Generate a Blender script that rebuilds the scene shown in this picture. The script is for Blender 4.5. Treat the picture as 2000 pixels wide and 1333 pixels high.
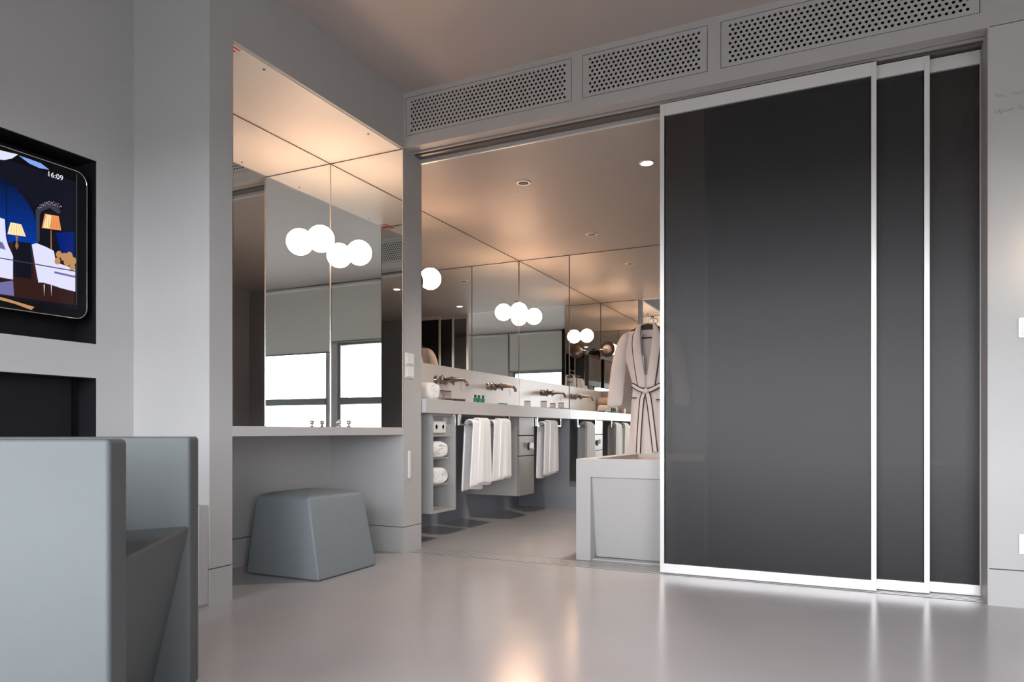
import bpy, bmesh, math, random
from mathutils import Vector, Matrix
random.seed(7)
S = bpy.context.scene
for o in list(bpy.data.objects): bpy.data.objects.remove(o)
COL = S.collection
PI = math.pi
# ---------------------------------------------------------------- camera
FPX, Y0, H = 1378.0, 842.0, 0.755
TH = math.atan2(658, FPX)
CX, CY = 2.4795, -3.6412
cam_d = bpy.data.cameras.new('camera'); cam = bpy.data.objects.new('camera', cam_d); COL.objects.link(cam)
cam.location = (CX, CY, H); cam.rotation_euler = (PI/2, 0, TH)
cam_d.sensor_width = 36; cam_d.lens = FPX*36/2000; cam_d.shift_y = (Y0-666.5)/2000
cam_d.clip_start = 0.05
S.camera = cam
# ---------------------------------------------------------------- world, light, exposure
W = bpy.data.worlds.new('sky'); S.world = W; W.use_nodes = True
wn = W.node_tree.nodes; bg = wn['Background']
bg.inputs['Color'].default_value = (0.965, 0.962, 1.0, 1); bg.inputs['Strength'].default_value = 8.0
S.view_settings.view_transform = 'Standard'; S.view_settings.look = 'None'
S.view_settings.exposure = 1.35; S.view_settings.gamma = 1.0; S.view_settings.use_curve_mapping = False
GLOBE = 13.0          # strength of the milk-glass globes
WARM = (1.0, 0.60, 0.38)
def portal(x0, x1, z0, z1, y):
    l = bpy.data.lights.new('window_portal', 'AREA'); l.shape = 'RECTANGLE'; l.size = x1-x0; l.size_y = z1-z0
    l.cycles.is_portal = True
    o = bpy.data.objects.new('window_portal', l); COL.objects.link(o)
    o.location = ((x0+x1)/2, y, (z0+z1)/2); o.rotation_euler = (PI/2, 0, 0)   # points to +Y (into the room)
    o.rotation_euler = (-PI/2, 0, PI)
    return o

# ---------------------------------------------------------------- pixel -> plane helpers (used for measured shapes on real planes)
FX, FY = -math.sin(TH), math.cos(TH); RX, RY = math.cos(TH), math.sin(TH)
def ray(px): k = (px-1000)/FPX; return FX+k*RX, FY+k*RY
def on_x(px, py, x):
    a, b = ray(px); t = (x-CX)/a; return (CY+t*b, H+(Y0-py)/FPX*t)     # (y, z)
def on_y(px, py, y):
    a, b = ray(px); t = (y-CY)/b; return (CX+t*a, H+(Y0-py)/FPX*t)     # (x, z)

# ---------------------------------------------------------------- materials
def mat(name, col, rough=0.5, metal=0.0, spec=0.5, noise=0.0, nscale=8.0, bump=0.0, bscale=200.0, coat=0.0, emit=None, estr=0.0, stretch=None, sheen=0.0, rvar=0.0):
    m = bpy.data.materials.new(name); m.use_nodes = True
    nt = m.node_tree; b = nt.nodes['Principled BSDF']
    b.inputs['Base Color'].default_value = (*col, 1); b.inputs['Roughness'].default_value = rough
    b.inputs['Metallic'].default_value = metal; b.inputs['Specular IOR Level'].default_value = spec
    b.inputs['Coat Weight'].default_value = coat; b.inputs['Sheen Weight'].default_value = sheen
    tc = nt.nodes.new('ShaderNodeTexCoord'); src = tc.outputs['Object']
    if stretch:
        mp = nt.nodes.new('ShaderNodeMapping'); mp.inputs['Scale'].default_value = stretch
        nt.links.new(src, mp.inputs['Vector']); src = mp.outputs['Vector']
    if noise or rvar:
        n = nt.nodes.new('ShaderNodeTexNoise'); n.inputs['Scale'].default_value = nscale; n.inputs['Detail'].default_value = 5
        nt.links.new(src, n.inputs['Vector'])
        if noise:
            r = nt.nodes.new('ShaderNodeMapRange'); r.inputs['To Min'].default_value = 1-noise; r.inputs['To Max'].default_value = 1+noise
            nt.links.new(n.outputs['Fac'], r.inputs['Value'])
            mx = nt.nodes.new('ShaderNodeVectorMath'); mx.operation = 'SCALE'; mx.inputs[0].default_value = col
            nt.links.new(r.outputs['Result'], mx.inputs['Scale']); nt.links.new(mx.outputs[0], b.inputs['Base Color'])
        if rvar:
            r2 = nt.nodes.new('ShaderNodeMapRange'); r2.inputs['To Min'].default_value = rough-rvar; r2.inputs['To Max'].default_value = rough+rvar
            nt.links.new(n.outputs['Fac'], r2.inputs['Value']); nt.links.new(r2.outputs['Result'], b.inputs['Roughness'])
    if bump:
        n2 = nt.nodes.new('ShaderNodeTexNoise'); n2.inputs['Scale'].default_value = bscale; n2.inputs['Detail'].default_value = 3
        nt.links.new(src, n2.inputs['Vector'])
        bp = nt.nodes.new('ShaderNodeBump'); bp.inputs['Strength'].default_value = bump; bp.inputs['Distance'].default_value = 0.002
        nt.links.new(n2.outputs['Fac'], bp.inputs['Height']); nt.links.new(bp.outputs['Normal'], b.inputs['Normal'])
    if emit:
        b.inputs['Emission Color'].default_value = (*emit, 1); b.inputs['Emission Strength'].default_value = estr
    return m
def mirror_mat(name, col, rough=0.0):
    m = bpy.data.materials.new(name); m.use_nodes = True; nt = m.node_tree
    b = nt.nodes['Principled BSDF']; b.inputs['Base Color'].default_value = (*col, 1); b.inputs['Metallic'].default_value = 1
    b.inputs['Roughness'].default_value = rough; return m
def tinted_glass(name, tint, rough, trans):
    m = bpy.data.materials.new(name); m.use_nodes = True; nt = m.node_tree
    b = nt.nodes['Principled BSDF']; b.inputs['Base Color'].default_value = (*tint, 1); b.inputs['Roughness'].default_value = rough
    b.inputs['Specular IOR Level'].default_value = 0.6
    t = nt.nodes.new('ShaderNodeBsdfTransparent'); t.inputs['Color'].default_value = (0.62, 0.58, 0.56, 1)
    mx = nt.nodes.new('ShaderNodeMixShader'); mx.inputs[0].default_value = trans
    out = nt.nodes['Material Output']
    nt.links.new(b.outputs[0], mx.inputs[1]); nt.links.new(t.outputs[0], mx.inputs[2]); nt.links.new(mx.outputs[0], out.inputs['Surface'])
    return m
def clear_glass(name, col=(1, 1, 1), refl=0.06):
    m = bpy.data.materials.new(name); m.use_nodes = True; nt = m.node_tree
    t = nt.nodes.new('ShaderNodeBsdfTransparent'); t.inputs['Color'].default_value = (*col, 1)
    g = nt.nodes.new('ShaderNodeBsdfGlossy'); g.inputs['Roughness'].default_value = 0.02
    mx = nt.nodes.new('ShaderNodeMixShader'); mx.inputs[0].default_value = refl
    nt.links.new(t.outputs[0], mx.inputs[1]); nt.links.new(g.outputs[0], mx.inputs[2])
    nt.links.new(mx.outputs[0], nt.nodes['Material Output'].inputs['Surface']); return m
def emis(name, col, s):
    m = bpy.data.materials.new(name); m.use_nodes = True; nt = m.node_tree
    e = nt.nodes.new('ShaderNodeEmission'); e.inputs[0].default_value = (*col, 1); e.inputs[1].default_value = s
    nt.links.new(e.outputs[0], nt.nodes['Material Output'].inputs['Surface']); return m

M = dict(
 wall=mat('grey_wall_paint', (0.42, 0.418, 0.42), 0.55, noise=0.03, nscale=3, bump=0.05, bscale=300),
 wall_right=mat('pale_grey_wall_paint', (0.42, 0.42, 0.42), 0.5, noise=0.03, nscale=3, bump=0.05, bscale=300),
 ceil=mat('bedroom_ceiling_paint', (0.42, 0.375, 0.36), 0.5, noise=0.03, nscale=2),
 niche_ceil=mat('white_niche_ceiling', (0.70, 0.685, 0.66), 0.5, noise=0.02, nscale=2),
 bath_ceil=mat('lacquered_bath_ceiling', (0.42, 0.385, 0.36), 0.52, spec=0.4, noise=0.05, nscale=2.2, stretch=(1.0, 2.5, 1), rvar=0.05),
 floor=mat('polished_epoxy_floor', (0.44, 0.418, 0.422), 0.2, spec=0.36, noise=0.05, nscale=2.5, bump=0.03, bscale=40, rvar=0.04),
 bathwall=mat('blue_grey_bath_wall', (0.27, 0.29, 0.33), 0.5, noise=0.03, nscale=3),
 core=mat('shadow_gap', (0.05, 0.05, 0.05), 0.8),
 fascia=mat('fascia_paint', (0.40, 0.385, 0.38), 0.5, noise=0.02, nscale=4),
 cavity=mat('vent_shade_black', (0.004, 0.004, 0.004), 0.95, spec=0.0),  # near-black, the shade inside the vents put into the colour
 metal_white=mat('pale_aluminium', (0.72, 0.71, 0.71), 0.32, metal=0.35, noise=0.02, nscale=30),
 track_mid=mat('brown_track_profile', (0.13, 0.11, 0.10), 0.4),
 track=mat('dark_track', (0.035, 0.03, 0.03), 0.5),
 glass_door=tinted_glass('smoked_glass', (0.021, 0.022, 0.027), 0.42, 0.44),
 mirror=mirror_mat('silver_mirror', (0.93, 0.945, 0.93)),
 mirror_edge=mat('mirror_edge', (0.09, 0.065, 0.05), 0.4),
 bright_edge=mat('polished_mirror_edge', (0.75, 0.70, 0.66), 0.25, metal=0.6),
 counter=mat('grey_solid_surface', (0.48, 0.47, 0.465), 0.38, spec=0.5, noise=0.04, nscale=12),
 splash=mat('pale_splashback', (0.78, 0.78, 0.78), 0.35, spec=0.5, noise=0.03, nscale=10),
 cabinet=mat('grey_cabinet_lacquer', (0.36, 0.355, 0.35), 0.35, noise=0.03, nscale=10),
 steel=mat('brushed_steel_front', (0.33, 0.315, 0.30), 0.42, metal=0.3, noise=0.08, nscale=8, stretch=(1, 1, 6)),
 chrome=mat('chrome', (0.75, 0.73, 0.72), 0.08, metal=1.0),
 dark_chrome=mat('aged_nickel', (0.27, 0.255, 0.25), 0.18, metal=1.0),
 towel=mat('white_terry', (0.88, 0.88, 0.89), 0.95, noise=0.04, nscale=60, bump=0.7, bscale=700, sheen=0.3),
 robe=mat('cream_robe_cotton', (0.80, 0.73, 0.72), 0.9, noise=0.05, nscale=20, bump=0.4, bscale=450, sheen=0.3),
 piping=mat('dark_piping', (0.045, 0.035, 0.035), 0.7),
 black=mat('black_plastic', (0.006, 0.006, 0.007), 0.3, spec=0.12),
 matte_black=mat('matte_black_lining', (0.010, 0.010, 0.013), 0.6, spec=0.15, noise=0.05, nscale=3),
 white=mat('white_plastic', (0.72, 0.72, 0.71), 0.3),
 ottoman=mat('slate_grey_upholstery', (0.19, 0.216, 0.234), 0.55, noise=0.05, nscale=20, bump=0.25, bscale=500),
 chair=mat('pale_blue_grey_upholstery', (0.104, 0.116, 0.120), 0.6, spec=0.25, noise=0.03, nscale=20, bump=0.25, bscale=600),
 tub=mat('grey_bath_surround', (0.44, 0.435, 0.43), 0.4, noise=0.02, nscale=8),
 tub_in=mat('bath_basin_lining', (0.40, 0.30, 0.27), 0.3, noise=0.03, nscale=8),
 blind=mat('grey_roller_blind', (0.66, 0.68, 0.65), 0.8, noise=0.02, nscale=30),
 winframe=mat('grey_window_frame', (0.20, 0.225, 0.215), 0.4, metal=0.3),
 globe=mat('milk_glass_globe', (0.9, 0.88, 0.85), 0.2, emit=WARM, estr=GLOBE),
 lamp_on=emis('lit_lamp', (1.0, 0.75, 0.5), 16.0),
 grille=mat('grey_speaker_grille', (0.16, 0.15, 0.14), 0.6, bump=0.5, bscale=900),
 green=mat('green_bottle_glass', (0.01, 0.19, 0.12), 0.12),
 cap=mat('dark_cap', (0.03, 0.02, 0.02), 0.3),
 tumbler=clear_glass('clear_tumbler_glass', (0.90, 0.87, 0.87), 0.10),
 winglass=clear_glass('window_glass', (0.97, 0.98, 0.98)),
 beige=mat('beige_tray', (0.45, 0.38, 0.32), 0.5),
 ink=mat('faded_ink', (0.26, 0.24, 0.24), 0.8),
 red=emis('red_tape', (0.5, 0.03, 0.03), 0.0) if False else mat('red_tape', (0.62, 0.05, 0.06), 0.6),
 tape=mat('pale_tape', (0.8, 0.75, 0.68), 0.6),
 towel_warm_lit=mat('warm_lit_towel', (0.74, 0.52, 0.44), 0.95, noise=0.05, nscale=60, bump=0.5, bscale=600),  # white towels, with the warm light on them put into the colour
)

# ---------------------------------------------------------------- mesh helpers
def build(name, bm, m, parent=None, smooth=False, loc=None):
    me = bpy.data.meshes.new(name)
    bmesh.ops.recalc_face_normals(bm, faces=bm.faces)
    bm.to_mesh(me); bm.free()
    o = bpy.data.objects.new(name, me); COL.objects.link(o)
    for k in (m if isinstance(m, list) else [m]): me.materials.append(k)
    if smooth:
        for p in me.polygons: p.use_smooth = True
    if parent is not None:
        o.parent = parent; o.matrix_parent_inverse = Matrix.Translation(-Vector(parent.location)) if True else o.matrix_parent_inverse
    return o
def settle(o, loc):
    """move the mesh origin of an unparented object to loc"""
    v = Vector(loc); o.data.transform(Matrix.Translation(-v)); o.location = v; return o
def tag(o, label=None, cat=None, group=None, kind=None):
    if label: o['label'] = label
    if cat: o['category'] = cat
    if group: o['group'] = group
    if kind: o['kind'] = kind
    return o
def thing(name, label, cat, loc, group=None):
    o = bpy.data.objects.new(name, None); COL.objects.link(o); o.location = loc
    o.empty_display_size = 0.05
    return tag(o, label, cat, group)
def box(bm, x0, x1, y0, y1, z0, z1, mi=0):
    v = [bm.verts.new(p) for p in ((x0,y0,z0),(x1,y0,z0),(x1,y1,z0),(x0,y1,z0),(x0,y0,z1),(x1,y0,z1),(x1,y1,z1),(x0,y1,z1))]
    for f in ((0,3,2,1),(4,5,6,7),(0,1,5,4),(1,2,6,5),(2,3,7,6),(3,0,4,7)):
        fc = bm.faces.new([v[i] for i in f]); fc.material_index = mi
    return v
def bx(name, x0, x1, y0, y1, z0, z1, m, parent=None, bev=0.0, seg=2):
    bm = bmesh.new(); box(bm, x0, x1, y0, y1, z0, z1)
    if bev: bmesh.ops.bevel(bm, geom=list(bm.edges), offset=bev, segments=seg, affect='EDGES', profile=0.7)
    return build(name, bm, m, parent, smooth=False)
def struct(o): o['kind'] = 'structure'; return o
def sbx(name, *a, **k): return struct(bx(name, *a, **k))
def tube(bm, pts, r, n=12, cap=True, radii=None):
    pts = [Vector(p) for p in pts]; rings = []
    up = None
    for i, p in enumerate(pts):
        if i == 0: t = pts[1]-p
        elif i == len(pts)-1: t = p-pts[i-1]
        else: t = (pts[i+1]-pts[i-1])
        t.normalize()
        if up is None:
            up = Vector((0,0,1)) if abs(t.z) < 0.9 else Vector((1,0,0))
        a = t.cross(up); 
        if a.length < 1e-4: a = t.cross(Vector((0,1,0)))
        a.normalize(); b = a.cross(t); b.normalize(); up = b
        rr = radii[i] if radii else r
        rings.append([bm.verts.new(p + a*rr*math.cos(2*PI*k/n) + b*rr*math.sin(2*PI*k/n)) for k in range(n)])
    for i in range(len(rings)-1):
        for k in range(n):
            bm.faces.new((rings[i][k], rings[i][(k+1)%n], rings[i+1][(k+1)%n], rings[i+1][k]))
    if cap:
        bm.faces.new(rings[0][::-1]); bm.faces.new(rings[-1])
def lathe(bm, prof, c, n=24, axis='z'):
    rings = []
    for r, h in prof:
        ring = []
        for k in range(n):
            a = 2*PI*k/n; u, v = max(r, 1e-5)*math.cos(a), max(r, 1e-5)*math.sin(a)
            p = {'z': (u, v, h), 'x': (h, u, v), 'y': (u, h, v)}[axis]
            ring.append(bm.verts.new(Vector(c)+Vector(p)))
        rings.append(ring)
    for i in range(len(rings)-1):
        for k in range(n):
            bm.faces.new((rings[i][k], rings[i][(k+1)%n], rings[i+1][(k+1)%n], rings[i+1][k]))
    if prof[0][0] > 1e-4: bm.faces.new(rings[0][::-1])
    if prof[-1][0] > 1e-4: bm.faces.new(rings[-1])
def loft(bm, rings, cap=True, closed=True):
    R_ = [[bm.verts.new(p) for p in r] for r in rings]
    n = len(R_[0])
    for i in range(len(R_)-1):
        for k in range(n if closed else n-1):
            bm.faces.new((R_[i][k], R_[i][(k+1)%n], R_[i+1][(k+1)%n], R_[i+1][k]))
    if cap and closed: bm.faces.new(R_[0][::-1]); bm.faces.new(R_[-1])
def poly_slab(bm, pts, t, n, mi=0):
    """extrude polygon pts by vector n*t"""
    n = Vector(n)*t
    a = [bm.verts.new(p) for p in pts]; b = [bm.verts.new(Vector(p)+n) for p in pts]
    f = bm.faces.new(a[::-1]); f.material_index = mi
    f = bm.faces.new(b); f.material_index = mi
    k = len(pts)
    for i in range(k):
        f = bm.faces.new((a[i], a[(i+1)%k], b[(i+1)%k], b[i])); f.material_index = mi
def subd(o, lv=1):
    md = o.modifiers.new('subdivision', 'SUBSURF'); md.levels = lv; md.render_levels = lv
def copy_tree(o, parent=None):
    c = o.copy(); COL.objects.link(c)
    if parent: c.parent = parent
    for ch in list(o.children): copy_tree(ch, c)
    return c

# ================================================================= ROOM SHELL
ZC, ZF, ZB = 2.84, 2.5, 2.468      # bedroom ceiling, fascia underside, bathroom ceiling
XW, YB = -0.52, 2.8               # bathroom left wall and back wall
NX = -0.57                        # niche back
YN = -1.341                       # niche left edge
YP = -1.466                       # pier near edge
XT = -0.485                       # television wall
YW = -4.34                        # window wall
XR = 3.027                        # right jamb
XE = 5.0
sbx('floor', -1.2, XE+0.2, YW-0.3, YB+0.15, -0.12, 0, M['floor'])
sbx('ceiling', -1.2, XE+0.2, YW-0.3, 0.0, ZC, ZC+0.12, M['ceil'])
sbx('ceiling', -0.9, XR+0.2, 0.2, YB+0.1, ZB, ZB+0.12, M['bath_ceil'])
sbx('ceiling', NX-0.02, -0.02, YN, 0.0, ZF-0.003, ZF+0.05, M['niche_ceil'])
nwall = [0]
def wall(name, x0, x1, y0, y1, z0, z1, m, bname=None, bm_=None):
    """wall block with a flush skirting board separated by a thin shadow gap"""
    if bname:
        sbx(name, x0, x1, y0, y1, 0.161, z1, m)
        sbx(name+'_core', x0+0.006, x1-0.006, y0+0.006, y1-0.006, 0.0, 0.1615, M['core']) if False else None
        c = sbx('trim_1', x0+0.008, x1-0.008, y0+0.008, y1-0.008, 0.001, 0.163, M['core'])
        sbx(bname, x0, x1, y0, y1, 0.0, 0.1565, m)
    else:
        sbx(name, x0, x1, y0, y1, z0, z1, m)
wall('wall_left', -1.0, 0.0, YP, YN, 0, ZC, M['wall'], 'baseboard_left')                 # pier between TV wall and niche
sbx('wall_left', -1.0, 0.0, YN, 0.0, ZF, ZC, M['wall'])                                    # header above the niche
wall('wall_left', -1.0, 0.0, 0.0, 0.2, 0, ZF, M['wall'], 'baseboard_left')               # partition end
sbx('wall_left', -1.0, 0.0, 0.0, 0.2, ZF+0.0005, ZC, M['wall'])
wall('wall_left', -1.0, NX, YN, 0.0, 0, ZF, M['wall'], 'baseboard_left')                 # niche back
# television wall with two recesses
YR = -1.642
sbx('wall_left', -1.0, XT, YR, YP, 0, ZC, M['wall'])
sbx('wall_left', -1.0, XT, YW, YR, 1.933, ZC, M['wall'])
sbx('wall_left', -1.0, XT, YW, YR, 0.985, 1.133, M['wall'])
sbx('wall_left', -1.0, XT-0.14, YW, YR, 1.133, 1.933, M['matte_black'])
sbx('wall_left', -1.0, XT-0.10, YW, YR-0.048, 0.0, 0.985, M['matte_black'])
sbx('wall_left', -1.0, XT-0.13, YR-0.048, YR, 0.0, 0.985, M['matte_black'])
sbx('trim_2', XT-0.14, XT-0.004, YR-0.004, YR, 1.133, 1.933, M['matte_black'])
sbx('trim_3', XT-0.14, XT-0.004, YR-0.004, YR, 0.0, 0.985, M['matte_black'])
sbx('trim_2', XT-0.14, XT-0.003, YW, YR-0.004, 1.929, 1.933, M['matte_black'])
sbx('trim_2', XT-0.14, XT-0.003, YW, YR-0.004, 1.133, 1.136, M['matte_black'])
sbx('trim_3', XT-0.13, XT-0.003, YW, YR-0.004, 0.981, 0.985, M['matte_black'])
# low box at the pier
bxo = bx('box_plinth', -0.30, -0.004, YP-0.05, YP-0.001, 0.012, 0.435, M['wall'], bev=0.003)
tag(settle(bxo, (-0.15, YP-0.03, 0)), 'low grey casing box against the foot of the wall beside the niche', 'box')
bx('shadow_foot', -0.296, -0.008, YP-0.046, YP-0.004, 0.0, 0.012, M['chrome'], bxo)
# right wall (continuation of the door wall)
wall('wall_right', XR, XE+0.2, 0.0, 0.2, 0, ZF, M['wall_right'], 'baseboard_right')
sbx('wall_right', XR+0.0, XE+0.2, 0.0, 0.2, ZF+0.004, ZC, M['fascia'])
sbx('wall_right', XE, XE+0.2, YW, 0.0, 0, ZC, M['wall'])
# bathroom shell
sbx('wall_left', -0.9, XW, 0.2, YB+0.1, 0, ZB, M['bathwall'])
sbx('wall_back', XW, XR+0.2, YB, YB+0.1, 0, ZB, M['bathwall'])
sbx('wall_right', XR+0.02, XR+0.2, 0.2, YB, 0, ZB, M['bathwall'])
# fascia with three vent openings
VZ0, VZ1 = 2.571, 2.806
VENTS = [(0.015, 1.104), (1.166, 1.836), (1.899, 2.994)]
bm = bmesh.new()
xs = [0.0] + [q for v in VENTS for q in v] + [XR]
for i in range(0, len(xs), 2): box(bm, xs[i], xs[i+1], 0.0, 0.055, VZ0, VZ1)
box(bm, 0.0, XR, 0.0, 0.055, ZF, VZ0); box(bm, 0.0, XR, 0.0, 0.055, VZ1, ZC)
box(bm, 0.0, XR, 0.17, 0.2, ZF+0.05, ZC)
struct(build('trim_4', bm, M['fascia']))
sbx('trim_5', 0.0, XR, 0.055, 0.16, VZ0-0.02, VZ0-0.006, M['cavity'])
sbx('trim_6', 0.0, XR, 0.15, 0.158, VZ0-0.02, ZC, M['cavity'])

def perforated(x0, x1, z0, z1, yf, th):
    bm = bmesh.new(); p, rh, r = 0.0264, 0.0221, 0.0071
    rows = 9; zt = (z0+z1)/2 + rh*rows/2
    n = int((x1-x0-0.05)/p); xa = (x0+x1)/2 - n*p/2
    c = math.atan2(rh, p); q = [0, c/2, c, (c+PI/2)/2]
    ang = []
    for s in range(4):
        base = s*PI/2
        qq = q if s % 2 == 0 else [0, (PI/2-c)/2, PI/2-c, (PI-c)/2]
        ang += [base+a for a in qq]
    def edge(a):
        ca, sa = math.cos(a), math.sin(a)
        k = min((p/2)/abs(ca) if abs(ca) > 1e-9 else 9, (rh/2)/abs(sa) if abs(sa) > 1e-9 else 9)
        return ca*k, sa*k
    E_ = [edge(a) for a in ang]; N = len(ang)
    def quad(a, b, c_, d): bm.faces.new([bm.verts.new((u, yf, v)) for u, v in ((a, c_), (b, c_), (b, d), (a, d))])
    for i in range(rows):
        zc = zt-rh*(i+0.5); off = 0 if i % 2 == 0 else p/2; cnt = n if i % 2 == 0 else n-1
        if off:
            quad(xa, xa+off, zc-rh/2, zc+rh/2); quad(xa+n*p-off, xa+n*p, zc-rh/2, zc+rh/2)
        for j in range(cnt):
            xc = xa+off+p*(j+0.5)
            o_ = [bm.verts.new((xc+e[0], yf, zc+e[1])) for e in E_]
            i_ = [bm.verts.new((xc+r*math.cos(a), yf, zc+r*math.sin(a))) for a in ang]
            d_ = [bm.verts.new((xc+r*math.cos(a), yf+th, zc+r*math.sin(a))) for a in ang]
            for k in range(N):
                l = (k+1) % N
                bm.faces.new((o_[k], o_[l], i_[l], i_[k])); bm.faces.new((i_[k], i_[l], d_[l], d_[k]))
    zb = zt-rh*rows
    quad(x0, xa, z0, z1); quad(xa+n*p, x1, z0, z1); quad(xa, xa+n*p, z0, zb); quad(xa, xa+n*p, zt, z1)
    for (a, b, c_, d) in ((x0, x1, z0, z0), (x0, x1, z1, z1)):
        bm.faces.new([bm.verts.new(v) for v in ((a, yf, c_), (b, yf, c_), (b, yf+th, c_), (a, yf+th, c_))])
    for a in (x0, x1):
        bm.faces.new([bm.verts.new(v) for v in ((a, yf, z0), (a, yf, z1), (a, yf+th, z1), (a, yf+th, z0))])
    return bm
vl = ['long perforated grey air vent at the left end of the fascia beside the mirrored niche',
      'short perforated grey air vent in the middle of the fascia',
      'long perforated grey air vent over the dark sliding doors']
for (a, b), lb in zip(VENTS, vl):
    t = thing('air_vent', lb, 'vent', ((a+b)/2, 0, VZ0), 'perforated vents in the fascia')
    me = perforated(a+0.003, b-0.003, VZ0+0.003, VZ1-0.003, 0.001, 0.0025)
    o = build('perforated_plate', me, M['fascia'], t)
    bx('dark_backing', a+0.004, b-0.004, 0.046, 0.05, VZ0+0.004, VZ1-0.004, M['cavity'], t)  # black sheet that paints the shade behind the holes

# soffit track
bm = bmesh.new(); box(bm, 0.0, XR, 0.055, 0.2, ZF+0.03, ZF+0.05); struct(build('trim_7', bm, M['track']))
sbx('trim_8', 0.0, XR, 0.055, 0.066, ZF-0.001, ZF+0.03, M['fascia'])
sbx('trim_8', 0.0, XR, 0.086, 0.104, ZF-0.003, ZF+0.03, M['fascia'])
sbx('trim_8', 0.0, XR, 0.126, 0.188, ZF-0.006, ZF+0.03, M['track_mid'])
sbx('trim_8', 0.0, XR, 0.190, 0.199, ZB+0.006, ZF+0.03, M['fascia'])
sbx('trim_9', 0.0, XR, 0.188, 0.200, ZB-0.001, ZB+0.006, M['metal_white'])
# floor track
fl = thing('floor_track', 'row of thin pale metal floor rails under the sliding doors', 'door track', (1.5, 0.13, 0))
bx('track_bed', 0.005, XR-0.004, 0.05, 0.215, 0.0005, 0.0015, M['track'], fl)
for i in range(6):
    y = 0.053+i*0.0275; bx('rail', 0.005, XR-0.004, y, y+0.013, 0.0005, 0.0022, M['metal_white'], fl)
# right jamb
sbx('trim_10', XR-0.006, XR, 0.0, 0.2, 0.0, ZF, M['fascia'])

# ================================================================= SLIDING DOORS
def sliding(n, x0, x1, y, z0=0.006, z1=2.484):
    t = thing('door_%d' % n, {1: 'widest dark glass sliding door in a pale metal frame, nearest the open bathroom',
                              2: 'dark glass sliding door half hidden behind the front one, with a pale right edge',
                              3: 'rearmost dark glass sliding door against the right jamb'}[n], 'sliding door', ((x0+x1)/2, y+0.015, 0))
    t['kind'] = 'structure'; del t['category']
    w, th = 0.022, 0.030
    bx('stile', x0, x0+w, y, y+th, z0, z1, M['metal_white'], t, bev=0.0015)
    if n < 3: bx('stile', x1-w, x1, y, y+th, z0, z1, M['metal_white'], t, bev=0.0015)
    else:
        w3 = 0.005; o = bx('stile', x1-w3, x1, y, y+th, z0, z1, M['fascia'], t)
        bx('glass_panel', x1-w-0.002, x1-w3, y+0.012, y+0.018, z0+0.04, z1-0.056, M['glass_door'], t)
        bx('rail', x1-w, x1-w3, y, y+th, z1-0.062, z1, M['metal_white'], t); bx('rail', x1-w, x1-w3, y, y+th, z0, z0+0.047, M['metal_white'], t)
    bx('rail', x0+w, x1-w, y, y+th, z1-0.062, z1, M['metal_white'], t, bev=0.001)
    bx('rail', x0+w, x1-w, y, y+th, z0, z0+0.047, M['metal_white'], t, bev=0.001)
    bx('glass_panel', x0+w-0.004, x1-w+(0.004 if n < 3 else -0.002), y+0.012, y+0.018, z0+0.04, z1-0.056, M['glass_door'], t)
    g = bx('gasket', x0+w, x0+w+0.003, y+0.006, y+0.024, z0+0.047, z1-0.062, M['black'], t)
    if n < 3: bx('gasket', x1-w-0.003, x1-w, y+0.006, y+0.024, z0+0.047, z1-0.062, M['black'], t)
sliding(1, 1.576, 2.596, 0.070)
sliding(2, 1.797, 2.815, 0.114)
sliding(3, 2.000, 3.020, 0.158)

# ================================================================= BEDROOM BEHIND THE CAMERA (seen in the mirrors)
WZ0, WZ1 = 0.45, 2.02
def windowwall():
    cols = [(-0.2, 1.60), (1.80, 2.95), (3.12, 4.85)]
    bm = bmesh.new()
    y0, y1 = YW-0.25, YW
    box(bm, -1.0, XE+0.2, y0, y1, 0, WZ0); box(bm, -1.0, XE+0.2, y0, y1, WZ1, ZC)
    px = [-1.0] + [q for c in cols for q in c] + [XE+0.2]
    for i in range(0, len(px), 2): box(bm, px[i], px[i+1], y0, y1, WZ0, WZ1)
    struct(build('wall_front', bm, M['wall']))
    for i, (a, b) in enumerate(cols):
        t = thing('window_%d' % (i+1), 'grey metal framed window with a transom bar, behind the camera', 'window', ((a+b)/2, YW, WZ0))
        t['kind'] = 'structure'; del t['category']
        bm = bmesh.new(); yy0, yy1 = YW-0.10, YW-0.02; w = 0.05
        box(bm, a, a+w, yy0, yy1, WZ0, WZ1); box(bm, b-w, b, yy0, yy1, WZ0, WZ1)
        box(bm, a+w, b-w, yy0, yy1, WZ0, WZ0+w); box(bm, a+w, b-w, yy0, yy1, WZ1-w, WZ1)
        build('window_frame', bm, M['winframe'], t)
        bx('transom', a+w, b-w, yy0, yy1+0.01, 1.13, 1.225, M['winframe'], t)
        bx('pane', a+w, b-w, YW-0.065, YW-0.059, WZ0+w, 1.13, M['winglass'], t)
        bx('pane', a+w, b-w, YW-0.065, YW-0.059, 1.225, WZ1-w, M['winglass'], t)
        portal(a, b, WZ0, WZ1, YW-0.26)
windowwall()
gr = bx('ground', -300, 300, -600, YW-3.0, -16.0, -15.5, mat('unseen_dark_ground', (0.16, 0.16, 0.15), 0.9, noise=0.3, nscale=0.05)); struct(gr)  # unseen ground outside, added to cut the light from below
def blind(a, b, z, lb):
    t = thing('roller_blind', lb, 'blind', ((a+b)/2, YW+0.05, z), 'roller blinds on the window wall')
    bx('blind_cloth', a, b, YW+0.045, YW+0.048, z, ZC-0.06, M['blind'], t)
    bx('bottom_bar', a, b, YW+0.038, YW+0.056, z-0.02, z, M['winframe'], t, bev=0.004)
    bm = bmesh.new(); tube(bm, [(a, YW+0.05, ZC-0.035), (b, YW+0.05, ZC-0.035)], 0.028, 16); build('roller', bm, M['blind'], t, True)
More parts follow.
